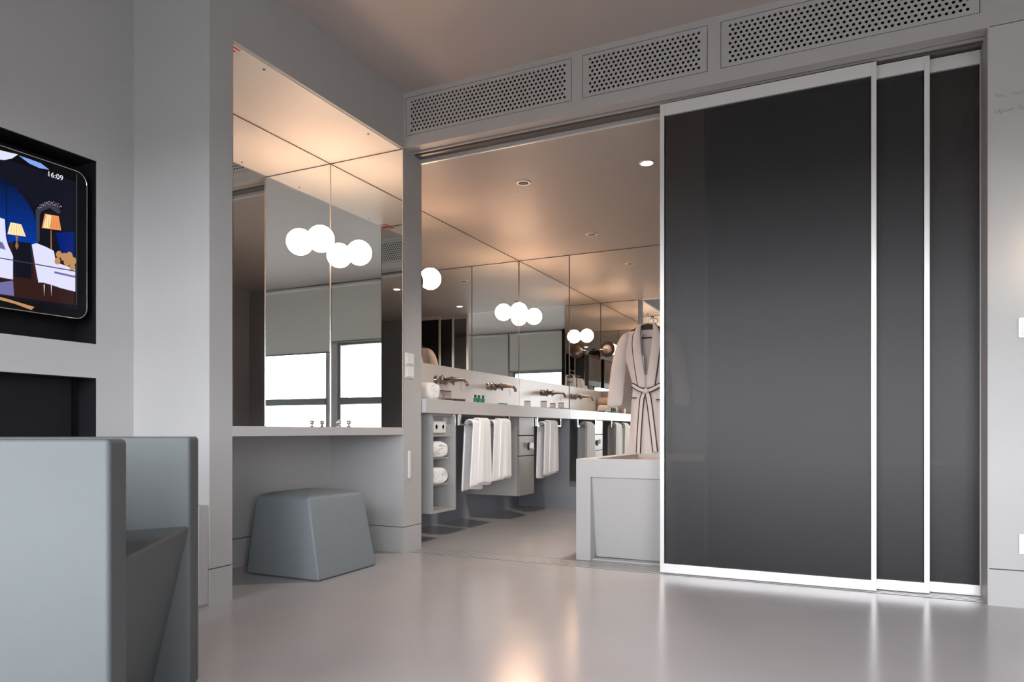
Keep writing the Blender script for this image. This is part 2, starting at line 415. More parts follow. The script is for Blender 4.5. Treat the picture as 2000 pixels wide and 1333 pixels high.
blind(1.80, 3.00, 2.02, 'grey roller blind pulled half way up, seen in the right of the niche mirrors')
blind(3.04, 4.95, 1.88, 'wider grey roller blind hanging lower, seen in the left of the niche mirrors')
# dark pier between the windows
sbx('trim_11', 1.62, 1.79, YW, YW+0.10, 0, ZC, M['matte_black'])

# ================================================================= NICHE
def mirror(name, lb, x0, x1, y0, y1, z0, z1, face):
    """a mirror sheet: silvered front, dark edge band all round"""
    t = thing(name, lb, 'mirror', ((x0+x1)/2, (y0+y1)/2, z0), None)
    bx('mirror_glass', x0, x1, y0, y1, z0, z1, M['mirror'], t)
    e = 0.0035; bm = bmesh.new(); f = 0.0008
    if face == '+x':
        box(bm, x1, x1+f, y0, y0+e, z0, z1); box(bm, x1, x1+f, y1-e, y1, z0, z1); box(bm, x1, x1+f, y0+e, y1-e, z1-e, z1)
    elif face in ('-y', '+y'):
        a, b = (y0-f, y0) if face == '-y' else (y1, y1+f)
        box(bm, x0, x0+e, a, b, z0, z1); box(bm, x1-e, x1, a, b, z0, z1); box(bm, x0+e, x1-e, a, b, z1-e, z1)
    build('bevelled_edge', bm, M['mirror_edge'], t)
    return t
LT, LB = 0.776, 0.730
mirror('wall_mirror', 'tall mirror on the back of the dressing niche with the globe lamp on it', NX-0.002, NX+0.004, YN+0.004, -0.004, LT, ZF-0.006, '+x')
mirror('wall_mirror', 'tall mirror on the right side of the dressing niche, next to the light switches', NX+0.004, -0.002, -0.006, -0.0005, LT, ZF-0.006, '-y')
mirror('wall_mirror', 'tall mirror on the left side of the dressing niche, seen only in the reflections', NX+0.004, -0.002, YN+0.0005, YN+0.006, LT, ZF-0.006, '+y')
sbx('trim_12', NX-0.002, NX+0.006, -0.010, -0.002, LT, ZF-0.004, M['bright_edge'])
sbx('trim_13', -0.004, 0.001, -0.009, -0.0005, LT, ZF-0.004, M['bright_edge'])
sh = bx('vanity_shelf', NX, 0.0, YN, -0.0005, LB, LT, M['counter'], bev=0.002)
tag(settle(sh, (-0.28, -0.67, LB)), 'grey shelf across the dressing niche under the tall mirrors', 'shelf')
# tape on the niche ceiling
t = thing('tape_strip', 'scrap of red striped tape at the near corner of the niche ceiling', 'tape', (-0.03, -1.29, ZF-0.004))
bm = bmesh.new(); box(bm, -0.10, -0.022, -1.335, -1.262, ZF-0.0045, ZF-0.0035); build('backing', bm, M['tape'], t)
for i in range(3):
    bx('stripe', -0.095+i*0.026, -0.082+i*0.026, -1.334, -1.264, ZF-0.0052, ZF-0.0045, M['red'], t)
for y in (-1.089, -0.271):
    bm = bmesh.new(); lathe(bm, [(0.0, -0.002), (0.006, -0.002), (0.007, 0.0)], (-0.063, y, ZF-0.003), 12)
    o = build('screw', bm, M['cap']); tag(settle(o, (-0.063, y, ZF-0.003)), 'small dark screw in the peach niche ceiling, %s' % ('nearer the striped tape' if y < -1 else 'nearer the door corner'), 'screw', 'screws in the niche ceiling')

def globe(lb, x, y, z, wallx):
    t = thing('globe_lamp', lb, 'lamp', (wallx, y, z), 'round globe lamps on the mirrors')
    bm = bmesh.new(); r = 0.083
    lathe(bm, [(r*math.sin(PI*i/20), -r*math.cos(PI*i/20)) for i in range(21)], (x, y, z), 32, 'x')
    build('globe', bm, M['globe'], t, True)
    bm = bmesh.new(); lathe(bm, [(0.03, 0), (0.03, 0.008), (0.012, 0.012)], (wallx, y, z), 20, 'x')
    build('mount', bm, M['chrome'], t, True)
globe('glowing white globe lamp on the niche mirror beside the inner corner', NX+0.088, -0.197, 1.949, NX)
globe('glowing white globe lamp in the far mirrored corner of the bathroom', XW+0.088, 2.613, 1.927, XW)
globe('glowing white globe lamp half hidden behind the edge of the partition wall', XW+0.088, 0.994, 1.927, XW)

# chrome knob on the ledge corner
t = thing('chrome_stopper', 'tiny chrome knob ornament on the niche shelf by the mirror corner', 'ornament', (-0.455, -0.055, LT))
bm = bmesh.new(); lathe(bm, [(0.016, 0), (0.016, 0.006), (0.006, 0.012), (0.006, 0.02)], (-0.455, -0.055, LT), 20); build('foot', bm, M['chrome'], t, True)
bm = bmesh.new(); lathe(bm, [(0.016*math.sin(PI*i/10), 0.034-0.016*math.cos(PI*i/10)) for i in range(11)], (-0.455, -0.055, LT), 20); build('ball', bm, M['chrome'], t, True)

# switches on partition end
def rocker_switch(lb, x, y0, y1, z0, z1, axis='x', grp=None):
    if axis == 'x':
        t = thing('light_switch', lb, 'switch', (x, (y0+y1)/2, z0), grp)
        bx('plate', x, x+0.008, y0, y1, z0, z1, M['white'], t, bev=0.0015)
        m_ = bmesh.new(); a, b, c, d = y0+0.01, y1-0.01, z0+0.01, z1-0.01
        loft(m_, [[(x+0.008, a, c), (x+0.008, b, c), (x+0.008, b, d), (x+0.008, a, d)], [(x+0.014, a, c), (x+0.014, b, c), (x+0.010, b, d), (x+0.010, a, d)]])
        build('rocker', m_, M['white'], t)
    return t
rocker_switch('upper white square light switch on the end of the partition wall', 0.0, 0.014, 0.104, 1.163, 1.240, grp='switches on the partition wall')
rocker_switch('lower white square light switch on the end of the partition wall', 0.0, 0.014, 0.104, 1.083, 1.160, grp='switches on the partition wall')
t = thing('flush_pull', 'slim vertical pull, its reflection painted white, set into the end of the partition wall', 'handle', (0, 0.055, 0.45))
bx('surround', 0.0, 0.002, 0.030, 0.085, 0.44, 0.645, M['fascia'], t, bev=0.0005)
bx('pull_insert', 0.0015, 0.006, 0.044, 0.070, 0.46, 0.632, M['white'], t, bev=0.001)  # plain white stands in for the reflection on a polished latch
# right wall plates and writing
def wall_plate(nm, cat, lb, x0, x1, z0, z1):
    t = thing(nm, lb, cat, ((x0+x1)/2, 0, z0))
    bx('plate', x0, x1, -0.009, 0.0, z0, z1, M['white'], t, bev=0.0015)
    bx('insert', x0+0.013, x1-0.013, -0.012, -0.009, z0+0.013, z1-0.013, M['white'], t, bev=0.001)
wall_plate('light_switch', 'switch', 'white light switch at the right edge of the picture, at shoulder height', 3.130, 3.215, 1.150, 1.236)
wall_plate('wall_socket', 'socket', 'white wall socket low at the right edge of the picture', 3.132, 3.217, 0.231, 0.317)
def scribble(x0, x1, z, seed, lb):
    rnd = random.Random(seed); bm = bmesh.new(); x = x0; word = 0
    while x < x1:
        L = rnd.choice((0.035, 0.05, 0.07)); pts = []; k = 0; xx = x
        while xx < x+L:
            tall = rnd.random() < 0.18
            pts.append((xx, -0.0012, z+(0.016 if tall else 0.006)*math.sin(k*1.7)+rnd.uniform(-.002, .002))); xx += 0.0035; k += 1
        tube(bm, pts, 0.0006, 4); x += L+0.018
    o = build('handwriting', bm, M['ink']); tag(settle(o, (x0, -0.001, z)), lb, 'writing', 'handwritten lines on the right wall')
scribble(3.05, 3.75, 2.195, 1, 'upper faint handwritten line on the right wall')
scribble(3.045, 3.70, 2.128, 5, 'lower faint handwritten line on the right wall')
# bedside wall lamp just past the right edge
t = thing('wall_lamp', 'small shaded lamp fixed to the right wall, its glow falling on the wall', 'lamp', (3.33, 0, 1.45))
bx('wall_bracket', 3.30, 3.36, -0.02, 0.0, 1.40, 1.48, M['metal_white'], t, bev=0.003)
bm = bmesh.new(); tube(bm, [(3.33, -0.015, 1.45), (3.33, -0.12, 1.45)], 0.008); build('arm', bm, M['chrome'], t, True)
bm = bmesh.new(); lathe(bm, [(0.04*math.sin(PI*i/12), -0.04*math.cos(PI*i/12)) for i in range(13)], (3.33, -0.12, 1.49), 20)
build('bulb', bm, M['lamp_on'], t, True)

# ================================================================= OTTOMAN
def ottoman():
    bm = bmesh.new()
    bot = [(-0.395, -0.883), (0.095, -0.883), (0.089, -0.398), (-0.395, -0.398)]
    top = [(-0.36, -0.845), (-0.02, -0.830), (0.035, -0.450), (-0.33, -0.45)]
    N = 9; rings = []
    def ringat(f, z, grow=0.0, dome=0.0):
        c = [(bot[i][0]*(1-f)+top[i][0]*f, bot[i][1]*(1-f)+top[i][1]*f) for i in range(4)]
        cx = sum(p[0] for p in c)/4; cy = sum(p[1] for p in c)/4; r = []
        for i in range(4):
            a, b = c[i], c[(i+1) % 4]
            for k in range(N):
                s = k/N; x = a[0]*(1-s)+b[0]*s; y = a[1]*(1-s)+b[1]*s
                x = cx+(x-cx)*(1-grow); y = cy+(y-cy)*(1-grow)
                r.append((x, y, z))
        return r
    zs = [0.004, 0.012] + [0.012+0.388*i/8 for i in range(1, 9)]
    for z in zs:
        f = z/0.40; rings.append(ringat(f*0.96, z))
    for g, z in ((0.04, 0.411), (0.10, 0.4175), (0.3, 0.428), (0.55, 0.435), (0.8, 0.438), (0.97, 0.4385)):
        rings.append(ringat(1.0, z, g))
    loft(bm, rings)
    o = build('ottoman', bm, M['ottoman'], smooth=True)
    # keep the four vertical edges crisp but soft
    me = o.data
    md = o.modifiers.new('bevel', 'BEVEL'); md.width = 0.008; md.segments = 3; md.limit_method = 'ANGLE'; md.angle_limit = math.radians(40)
    wn_ = o.modifiers.new('wn', 'WEIGHTED_NORMAL')
    tag(settle(o, (-0.15, -0.64, 0)), 'slate grey upholstered stool tapering upward, tucked under the niche shelf', 'ottoman')
ottoman()

# ================================================================= ARMCHAIR
def armchair():
    th = math.radians(11)
    n = Vector((math.cos(th)*RX+math.sin(th)*FX, math.cos(th)*RY+math.sin(th)*FY, 0))
    w = Vector((-math.sin(th)*RX+math.cos(th)*FX, -math.sin(th)*RY+math.cos(th)*FY, 0))
    d1 = 1.40; lat = (215-1000)/FPX*d1
    O = Vector((CX+d1*FX+lat*RX, CY+d1*FY+lat*RY, 0))
    def P(a, b, z): return O+n*a+w*b+Vector((0, 0, z))
    t = thing('armchair', 'large pale blue-grey block armchair filling the lower left corner', 'armchair', (O.x, O.y, 0))
    def prism(name, prof, b0, b1, bev=0.010):
        bm = bmesh.new()
        a = [bm.verts.new(P(q[0], b0, q[1])) for q in prof]; b = [bm.verts.new(P(q[0], b1, q[1])) for q in prof]
        bm.faces.new(a); bm.faces.new(b[::-1]); k = len(prof)
        for i in range(k): bm.faces.new((a[i], b[i], b[(i+1) % k], a[(i+1) % k]))
        bmesh.ops.recalc_face_normals(bm, faces=bm.faces)
        bmesh.ops.bevel(bm, geom=list(bm.edges), offset=bev, segments=4, affect='EDGES', profile=0.5)
        o = build(name, bm, M['chair'], t, True)
        o.modifiers.new('wn', 'WEIGHTED_NORMAL').keep_sharp = False
    HT = 0.738; D = -0.74
    prism('arm', [(D, 0.01), (0, 0.01), (0, HT), (D, HT)], 0.0, 0.10)
    prism('arm', [(D, 0.01), (0, 0.01), (0, HT), (D, HT)], 0.62, 0.72)
    prism('seat', [(D+0.1, 0.03), (-0.10, 0.03), (-0.002, 0.484), (D+0.1, 0.455)], 0.098, 0.622, 0.010)
    prism('backrest', [(D, 0.012), (D+0.10, 0.012), (D+0.18, 0.46), (D+0.12, HT-0.001), (D, HT-0.001)], 0.095, 0.625, 0.008)
armchair()

# ================================================================= TELEVISION
def television():
    X = XT-0.012
    t = thing('television', 'black wall television in its recess, showing a blue room with lamps', 'television', (X, -2.2, 1.235))
    y0, y1, z0, z1 = -2.80, -1.679, 1.235, 1.865
    # rounded body
    bm = bmesh.new(); r = 0.05; pts = []
    for cx, cz, a0 in ((y1-r, z1-r, 0), (y0+r, z1-r, 90), (y0+r, z0+r, 180), (y1-r, z0+r, 270)):
        for k in range(7):
            a = math.radians(a0+15*k); pts.append((cx+r*math.cos(a), cz+r*math.sin(a)))
    poly_slab(bm, [(X-0.06, p[0], p[1]) for p in pts], 0.06, (1, 0, 0))
    build('casing', bm, M['black'], t)
    bm = bmesh.new(); loop = [(X+0.001, p[0], p[1]) for p in pts]
    tube(bm, loop+[loop[0]], 0.0022, 6, cap=False); build('rim_strip', bm, M['chrome'], t, True)
    # screen with its picture: flat emissive shapes in one mesh
    cols = {'night': ((0.004, 0.005, 0.012), 1), 'blue': ((0.0, 0.035, 0.42), 1.0), 'blue2': ((0.0, 0.012, 0.16), 1), 'white': ((0.72, 0.72, 0.95), 1.0),
            'sky': ((0.22, 0.36, 0.85), 1.0), 'shade': ((1.0, 0.72, 0.38), 1.1), 'shade2': ((0.85, 0.28, 0.09), 1.0), 'floor': ((0.03, 0.01, 0.008), 1),
            'sheet': ((0.16, 0.15, 0.36), 1), 'gold': ((0.5, 0.26, 0.11), 1.0), 'line': ((0.04, 0.04, 0.06), 1), 'text': ((0.9, 0.9, 1.0), 1), 'stem': ((0.30, 0.14, 0.06), 1)}
    for q in range(9): cols['b%d' % q] = ((0.0, 0.006+0.0035*q, 0.03+0.034*q), 1.0)
    names = list(cols); mats = []
    for k in names:
        m = mat('screen_'+k, (0.003, 0.003, 0.003), 0.15, spec=0.15, emit=cols[k][0], estr=cols[k][1]*0.42); mats.append(m)
    bm = bmesh.new(); lay = [0]
    def shp(col, pix, world=None):
        lay[0] += 1; xx = X+0.0012+0.00012*lay[0]
        pp = [(xx, *on_x(px, py, XT)) for px, py in pix] if world is None else [(xx, *q) for q in world]
        try:
            f = bm.faces.new([bm.verts.new(p) for p in pp]); f.material_index = names.index(col)
        except ValueError: pass
    yS, zT, zB = -1.722, 1.818, 1.272
    def w2(*q): return q
    shp('night', None, [(-2.76, zB), (yS, zB), (yS, zT), (-2.76, zT)])
    for q in range(9):       # the dark blue wall, brighter lower down
        ya, yb = 345+14*q, 345+14*(q+1)
        XE_ = (14, 32, 46, 58, 66, 72, 75, 77, 77, 77); xa, xb = XE_[q], XE_[q+1]
        shp('b%d' % q, [(-60, ya-12), (xa, ya+xa*0.16), (xb, yb+xb*0.16), (-60, yb-12)])
    shp('blue2', [(112, 455), (148, 452), (148, 500), (120, 490)])
    shp('night', [(14, 345), (16, 345), (17, 470), (15, 470)])
    shp('floor', [(0, 470), (148, 500), (148, 596), (0, 576)])
    shp('night', [(28, 470), (64, 475), (64, 545), (28, 540)])
    # canopy drape and sky patch at the top
    shp('white', [(-60, 282), (0, 292), (20, 297), (38, 301), (26, 309), (12, 312), (0, 311), (-60, 300)])
    shp('sky', [(39, 303), (60, 310), (82, 318), (99, 331), (80, 328), (60, 319)])
    # bed
    shp('white', [(-60, 415), (0, 424), (12, 428), (14, 462), (18, 478), (28, 500), (28, 546), (0, 541), (-60, 530)])
    shp('sheet', [(0, 470), (8, 474), (14, 488), (0, 484)])
    shp('sheet', [(0, 552), (28, 548), (30, 578), (0, 574)])
    # bedside lamp
    shp('shade', [(23, 434), (44, 438), (53, 462), (17, 457)])
    shp('stem', [(33, 461), (38, 462), (36, 472), (39, 480), (35, 488), (32, 480), (34, 472)])
    # ornate mirror frame, floor lamp
    shp('line', [(74, 478), (72, 410), (84, 398), (95, 393), (112, 400), (122, 414), (116, 418), (100, 406), (84, 412), (80, 420), (80, 470)])
    shp('shade2', [(90, 417), (117, 422), (122, 450), (84, 445)])
    shp('shade', [(93, 419), (103, 421), (99, 446), (87, 444)])
    shp('stem', [(101, 449), (103, 449), (104, 487), (101, 486)])
    for q in range(26):
        a = 0.5*q; cxx, cyy = 76+46*(q/26), 404-9*math.sin(PI*q/26)+3*math.sin(a*5)
        shp('sheet' if q % 3 else 'gold', [(cxx, cyy), (cxx+2.2, cyy+0.6), (cxx+1.6, cyy+2.6), (cxx-0.4, cyy+2)])
    for q in range(6): shp('gold', [(93+q*4, 420+q), (93.8+q*4, 420+q), (91.5+q*5.4, 443+q*0.9), (90.3+q*5.4, 443+q*0.9)])
    for q in range(5): shp('gold', [(25+q*4, 436+q), (25.5+q*4, 436+q), (22.3+q*6, 457+q), (21.6+q*6, 457+q)])
    # sofa
    shp('white', [(63, 478), (72, 475), (90, 482), (106, 490), (110, 512), (120, 516), (148, 526), (148, 570), (120, 563), (100, 556), (84, 552), (76, 552), (70, 520)])
    shp('sheet', [(107, 530), (148, 539), (148, 543), (107, 534)])
    for cx, cy, rr in ((116, 497, 6), (113, 510, 6), (126, 502, 7), (136, 500, 7), (143, 510, 7), (132, 512, 7), (142, 522, 6)):
        shp('gold', [(cx+rr*math.cos(a*PI/4), cy+rr*1.2*math.sin(a*PI/4)) for a in range(8)])
    shp('line', [(0, 503), (148, 529), (148, 531), (0, 505)])
    for px in (86, 100): shp('white', [(px, 556), (px+2, 556), (px+1, 580)])
    shp('gold', [(0, 580), (18, 585), (68, 600), (62, 606), (30, 594), (0, 586)])
    shp('line', [(149, 340), (151, 340), (151, 596), (149, 596)])
    build('screen', bm, mats, t)
    # clock digits
    cu = bpy.data.curves.new('clock', 'FONT'); cu.body = '16:09'; cu.size = 0.030; cu.extrude = 0.0002
    to = bpy.data.objects.new('clock_text', cu); COL.objects.link(to)
    dg = bpy.context.evaluated_depsgraph_get(); me = bpy.data.meshes.new_from_object(to.evaluated_get(dg)); bpy.data.objects.remove(to)
    o = bpy.data.objects.new('clock_digits', me); COL.objects.link(o); me.materials.clear(); me.materials.append(mats[names.index('text')])
    yy, zz = on_x(93, 343, XT)
    o.parent = t; o.matrix_parent_inverse = Matrix.Translation(-Vector(t.location))
    o.location = (X+0.008, yy, zz); o.rotation_euler = (PI/2, 0, PI/2)
    bx('wall_bracket', XT-0.14, X-0.06, -2.35, -2.1, 1.4, 1.7, M['black'], t)
television()

# ================================================================= BATHROOM
mirror('wall_mirror', 'mirror along the left bathroom wall above the taps and splashback', XW-0.002, XW+0.004, 0.206, YB-0.006, 1.285, ZB-0.003, '+x')
mirror('wall_mirror', 'mirror on the end bathroom wall standing on the counter, left of the dark seam', XW+0.006, 0.022, YB-0.005, YB, 0.966, ZB-0.003, '-y')
mirror('wall_mirror', 'nearly full-height mirror on the end bathroom wall behind the bathrobe', 0.026, 1.02, YB-0.005, YB, 0.212, ZB-0.003, '-y')
mirror('wall_mirror', 'mirror on the near bathroom wall above the counter, seen only in reflections', XW+0.006, -0.002, 0.2, 0.205, 1.285, ZB-0.003, '+y')
CT, CB, CXF = 0.963, 0.871, 0.030
ct = bx('vanity_counter', XW, CXF, 0.206, YB-0.006, CB, CT, M['counter'], bev=0.002)
tag(settle(ct, (-0.25, 1.5, CB)), 'long thick pale grey washstand counter along the left bathroom wall', 'counter')
sp = bx('splashback', XW+0.0005, XW+0.012, 0.206, YB-0.007, CT, 1.284, M['splash'])
tag(settle(sp, (XW, 1.5, CT)), 'low pale splashback between counter and mirror, behind the taps', 'splashback')

def faucet(y, lb):
    z = 1.165; x = XW+0.012
    t = thing('wall_faucet', lb, 'faucet', (x, y, z), 'wall taps over the counter')
    bm = bmesh.new(); lathe(bm, [(0.034, 0), (0.034, 0.006), (0.026, 0.012), (0.020, 0.03)], (x, y, z), 24, 'x'); build('wall_flange', bm, M['dark_chrome'], t, True)
    bm = bmesh.new(); pts = [(x+0.02, y, z), (x+0.10, y, z), (x+0.17, y, z), (x+0.205, y, z-0.002), (x+0.228, y, z-0.012), (x+0.243, y, z-0.030), (x+0.250, y, z-0.052)]
    tube(bm, pts, 0.011, 14, radii=[0.022, 0.021, 0.016, 0.013, 0.013, 0.013, 0.015]); build('spout', bm, M['dark_chrome'], t, True)
    for dy in (-0.075, 0.075):
        bm = bmesh.new()
        lathe(bm, [(0.034, 0), (0.034, 0.007), (0.018, 0.013), (0.017, 0.055), (0.025, 0.062), (0.025, 0.078), (0.012, 0.088)], (x, y+dy, z), 20, 'x')
        build('valve', bm, M['dark_chrome'], t, True)
        bm = bmesh.new()
        for a in range(4):
            an = a*PI/2+0.4
            tube(bm, [(x+0.070, y+dy, z), (x+0.070, y+dy+0.036*math.cos(an), z+0.036*math.sin(an))], 0.0075, 8)
        build('cross_handle', bm, M['dark_chrome'], t, True)
    bm = bmesh.new(); tube(bm, [(x+0.05, y-0.075, z), (x+0.05, y+0.075, z)], 0.013, 10); build('bridge', bm, M['dark_chrome'], t, True)
    bm = bmesh.new(); tube(bm, [(x+0.19, y, z), (x+0.192, y, z-0.085)], 0.0025, 8); build('lever', bm, M['chrome'], t, True)
faucet(1.27, 'dark nickel wall tap over the counter, nearer the partition wall')
faucet(2.17, 'dark nickel wall tap over the counter, nearer the mirrored end wall')

# open shelf cabinet
def shelf_cabinet():
    x0, x1, y0, y1, z0, z1 = XW, 0.0, 0.326, 0.641, 0.205, CB
    t = thing('shelf_cabinet', 'open grey wall cabinet with rolled towels hanging under the counter', 'cabinet', ((x0+x1)/2, (y0+y1)/2, z0))
    m = M['cabinet']; e = 0.018
    bx('side_panel', x0, x1, y0, y0+e, z0, z1, m, t, bev=0.001); bx('side_panel', x0, x1, y1-e, y1, z0, z1, m, t, bev=0.001)
    bx('bottom_panel', x0, x1, y0+e, y1-e, z0, z0+e, m, t, bev=0.001); bx('top_panel', x0, x1, y0+e, y1-e, z1-e, z1, m, t)
    bx('back_panel', x0, x0+0.01, y0+e, y1-e, z0+e, z1-e, m, t)
    for z in (0.392, 0.572): bx('shelf', x0+0.01, x1-0.05, y0+e, y1-e, z-0.010, z, m, t)
    bx('socket_panel', x0+0.01, x1-0.03, y0+e, y1-e, 0.716, z1-e, m, t)
    s = thing('wall_socket', 'white double socket plate inside the top of the open towel cabinet', 'socket', (x1-0.03, 0.43, 0.74))
    bx('plate', x1-0.03, x1-0.018, 0.375, 0.535, 0.742, 0.822, M['white'], s, bev=0.002)
    for y in (0.412, 0.497):
        bm = bmesh.new(); lathe(bm, [(0.020, 0), (0.021, 0.003), (0.017, 0.004), (0.015, -0.004), (0.0, -0.004)], (x1-0.018, y, 0.782), 20, 'x'); build('outlet', bm, M['white'], s, True)
    for z, rr, lb in ((0.572, 0.052, 'upper'), (0.392, 0.052, 'lower')):
        rolled_towel((x1-0.205, 0.486, z+0.056), 0.17, 0.120, 0.056, 'rolled white towel on the %s shelf of the open cabinet' % lb, M['towel'], z, 'rolled towels in the open cabinet')
def rolled_towel(c, hl, hy, hz, lb, m, zs, grp):
    """roll with its axis along x; front end rounded, spiral crease on the end"""
    cx, cy, cz = c; rnd = random.Random(lb); ph = rnd.random()*6
    t = thing('rolled_towel', lb, 'towel', (cx, cy, zs), grp)
    rings = []; N = 28
    prof = [(-1, 0.6), (-0.97, 0.85), (-0.9, 1)] + [(-0.8+1.6*i/8, 1) for i in range(9)] + [(0.9, 0.985), (0.96, 0.93), (1.0, 0.80), (1.02, 0.5), (1.02, 0.2)]
    for u, s in prof:
        r = []
        for k in range(N):
            a = 2*PI*k/N; co, si = math.cos(a), math.sin(a)
            e = 0.75; yy = math.copysign(abs(co)**e, co)*hy*s; zz = math.copysign(abs(si)**e, si)*hz*s
            wob = 1+0.03*math.sin(3*a+ph+u*3)+0.02*math.sin(5*a-ph*2+u*5)
            r.append((cx+u*hl+0.006*math.sin(2*a+ph), cy+yy*wob, cz+max(zz*wob, -hz)))
        rings.append(r)
    bm = bmesh.new(); loft(bm, rings); build('towel_roll', bm, m, t, True)
    bm = bmesh.new(); pts = []
    for k in range(34):
        a = k*0.42+ph; s = 0.86-0.022*k
        pts.append((cx+hl*1.01+0.004*(0.9-s), cy+math.cos(a)*hy*s, cz+math.sin(a)*hz*s))
    tube(bm, pts, 0.0035, 6); build('rolled_edge', bm, m, t, True)
shelf_cabinet()

# drawer cabinet
def drawer_cabinet():
    x0, x1, y0, y1, z0, z1 = XW, 0.0, 1.693, 2.0, 0.209, CB
    t = thing('drawer_cabinet', 'narrow grey cabinet with three steel fronts hanging under the counter', 'cabinet', ((x0+x1)/2, (y0+y1)/2, z0))
    bx('body', x0, x1-0.018, y0, y1, z0, z1, M['cabinet'], t, bev=0.001)
    bx('shadow_gap', x1-0.018, x1-0.016, y0+0.001, y1-0.001, z0+0.01, z1-0.01, M['core'], t)
    bx('drawer', x1-0.018, x1, y0+0.001, y1-0.001, 0.718, z1-0.002, M['steel'], t, bev=0.001)
    d = thing_part = bx('drawer', x1-0.018, x1, y0+0.001, y1-0.001, 0.546, 0.710, M['steel'], t, bev=0.001)
    bx('door', x1-0.018, x1, y0+0.001, y1-0.001, z0+0.001, 0.538, M['steel'], t, bev=0.001)
    bm = bmesh.new(); lathe(bm, [(0.034, 0), (0.034, 0.002), (0.026, 0.003), (0.024, 0.001), (0.0, 0.001)], (x1, 1.885, 0.622), 28, 'x')
    o = build('tissue_opening', bm, M['core'], t, True)
    # tissue
    rnd = random.Random(3); bm = bmesh.new(); G = []
    for i in range(9):
        row = []
        for j in range(9):
            u, v = i/8-0.5, j/8-0.5; r = math.hypot(u, v)
            row.append(bm.verts.new((x1+0.002+0.03*(0.4+r)*(1+0.3*rnd.random())*(0.3+abs(u)), 1.885+u*0.085+0.010*rnd.uniform(-1, 1), 0.615+v*0.05+0.02*abs(math.sin(u*7))+0.008*rnd.uniform(-1, 1))))
        G.append(row)
    for i in range(8):
        for j in range(8): bm.faces.new((G[i][j], G[i+1][j], G[i+1][j+1], G[i][j+1]))
    o = build('tissue', bm, M['towel'], None, True); subd(o, 1)
    tag(settle(o, (x1, 1.885, 0.62)), 'crumpled white tissue pulled out of the steel drawer front', 'tissue')
drawer_cabinet()

# towel bars and towels
def towel_bar(y0, y1, lb):
    x = CXF-0.022; z = 0.800
    t = thing('towel_bar', lb, 'towel rail', (x, (y0+y1)/2, z), 'chrome towel rails under the counter')
    bx('bracket', x-0.004, x+0.020, y0, y0+0.010, z-0.006, CB, M['chrome'], t, bev=0.001)
    bx('bracket', x-0.004, x+0.020, y1-0.010, y1, z-0.006, CB, M['chrome'], t, bev=0.001)
    bx('bar', x-0.002, x+0.016, y0+0.010, y1-0.010, z-0.006, z+0.006, M['chrome'], t, bev=0.001)
    return x+0.007, z
def towel(y0, y1, zf, zbk, flare0, flare1, seed, lb, grp):
    """bath towel folded over the bar: two hanging flaps, folds along the width"""
    x, z = CXF-0.015, 0.806
    rnd = random.Random(seed); ph = rnd.random()*6
    path = []
    for i in range(15): path.append((x+0.030, zf+(z-zf)*i/14))
    for k in range(1, 7): a = PI*k/7; path.append((x+0.030*math.cos(a), z+0.024*math.sin(a)))
    for i in range(15): path.append((x-0.030, z-(z-zbk)*i/14))
    t = thing('hand_towel', lb, 'towel', (x, (y0+y1)/2, z), grp)
    def sheet(off, ya, yb, th, shift, dz):
        bm = bmesh.new(); rows = []; NW = 22
        outer, inner = [], []
        for pi, (px, pz) in enumerate(path):
            side = 1 if pi < 15 else (-1 if pi > 20 else 0)
            down = max(0, (z-pz)/(z-min(zf, zbk)))
            if side > 0: pz = z+(pz-z)*dz
            r = []
            for j in range(NW+1):
                u = j/NW; y = (ya-flare0*down)*(1-u)+(yb+flare1*down)*u
                wv = (0.0045*math.sin(u*7+ph)+0.002*math.sin(u*15+ph*1.7))*(0.2+down)
                xx = px+(wv if side >= 0 else -wv)+off*(1 if side >= 0 else -1)
                zz = pz+0.006*math.sin(u*6+ph)*(1 if down > 0.9 else 0)+(off if side == 0 else 0)
                r.append(bm.verts.new((xx, y, zz)))
            rows.append(r)
        for a in range(len(rows)-1):
            for j in range(NW): bm.faces.new((rows[a][j], rows[a+1][j], rows[a+1][j+1], rows[a][j+1]))
        return bm
    o = build('towel_layer', sheet(0.0, y0, y1, 0, 0, 1.0), M['towel'], t, True)
    md = o.modifiers.new('s', 'SOLIDIFY'); md.thickness = 0.012; md.offset = 1
    o2 = build('folded_layer', sheet(0.013, y0+(y1-y0)*0.34, y1-0.004, 0, 0, 0.965), M['towel'], t, True)
    md = o2.modifiers.new('s', 'SOLIDIFY'); md.thickness = 0.010; md.offset = 1
    for q in (o, o2): subd(q, 1)
towel_bar(0.653, 1.444, 'long chrome towel rail under the counter holding two white towels')
towel_bar(2.010, 2.568, 'short chrome towel rail under the counter holding one white towel')
g = 'white towels on the rails'
towel(0.80, 1.045, 0.355, 0.320, 0.05, 0.035, 2, 'white towel on the long rail, nearer the open cabinet', g)
towel(1.13, 1.400, 0.375, 0.360, 0.03, 0.015, 5, 'white towel on the long rail, nearer the steel-fronted cabinet', g)
towel(2.12, 2.400, 0.360, 0.330, 0.03, 0.020, 9, 'single white towel on the short rail next to the end mirror', g)

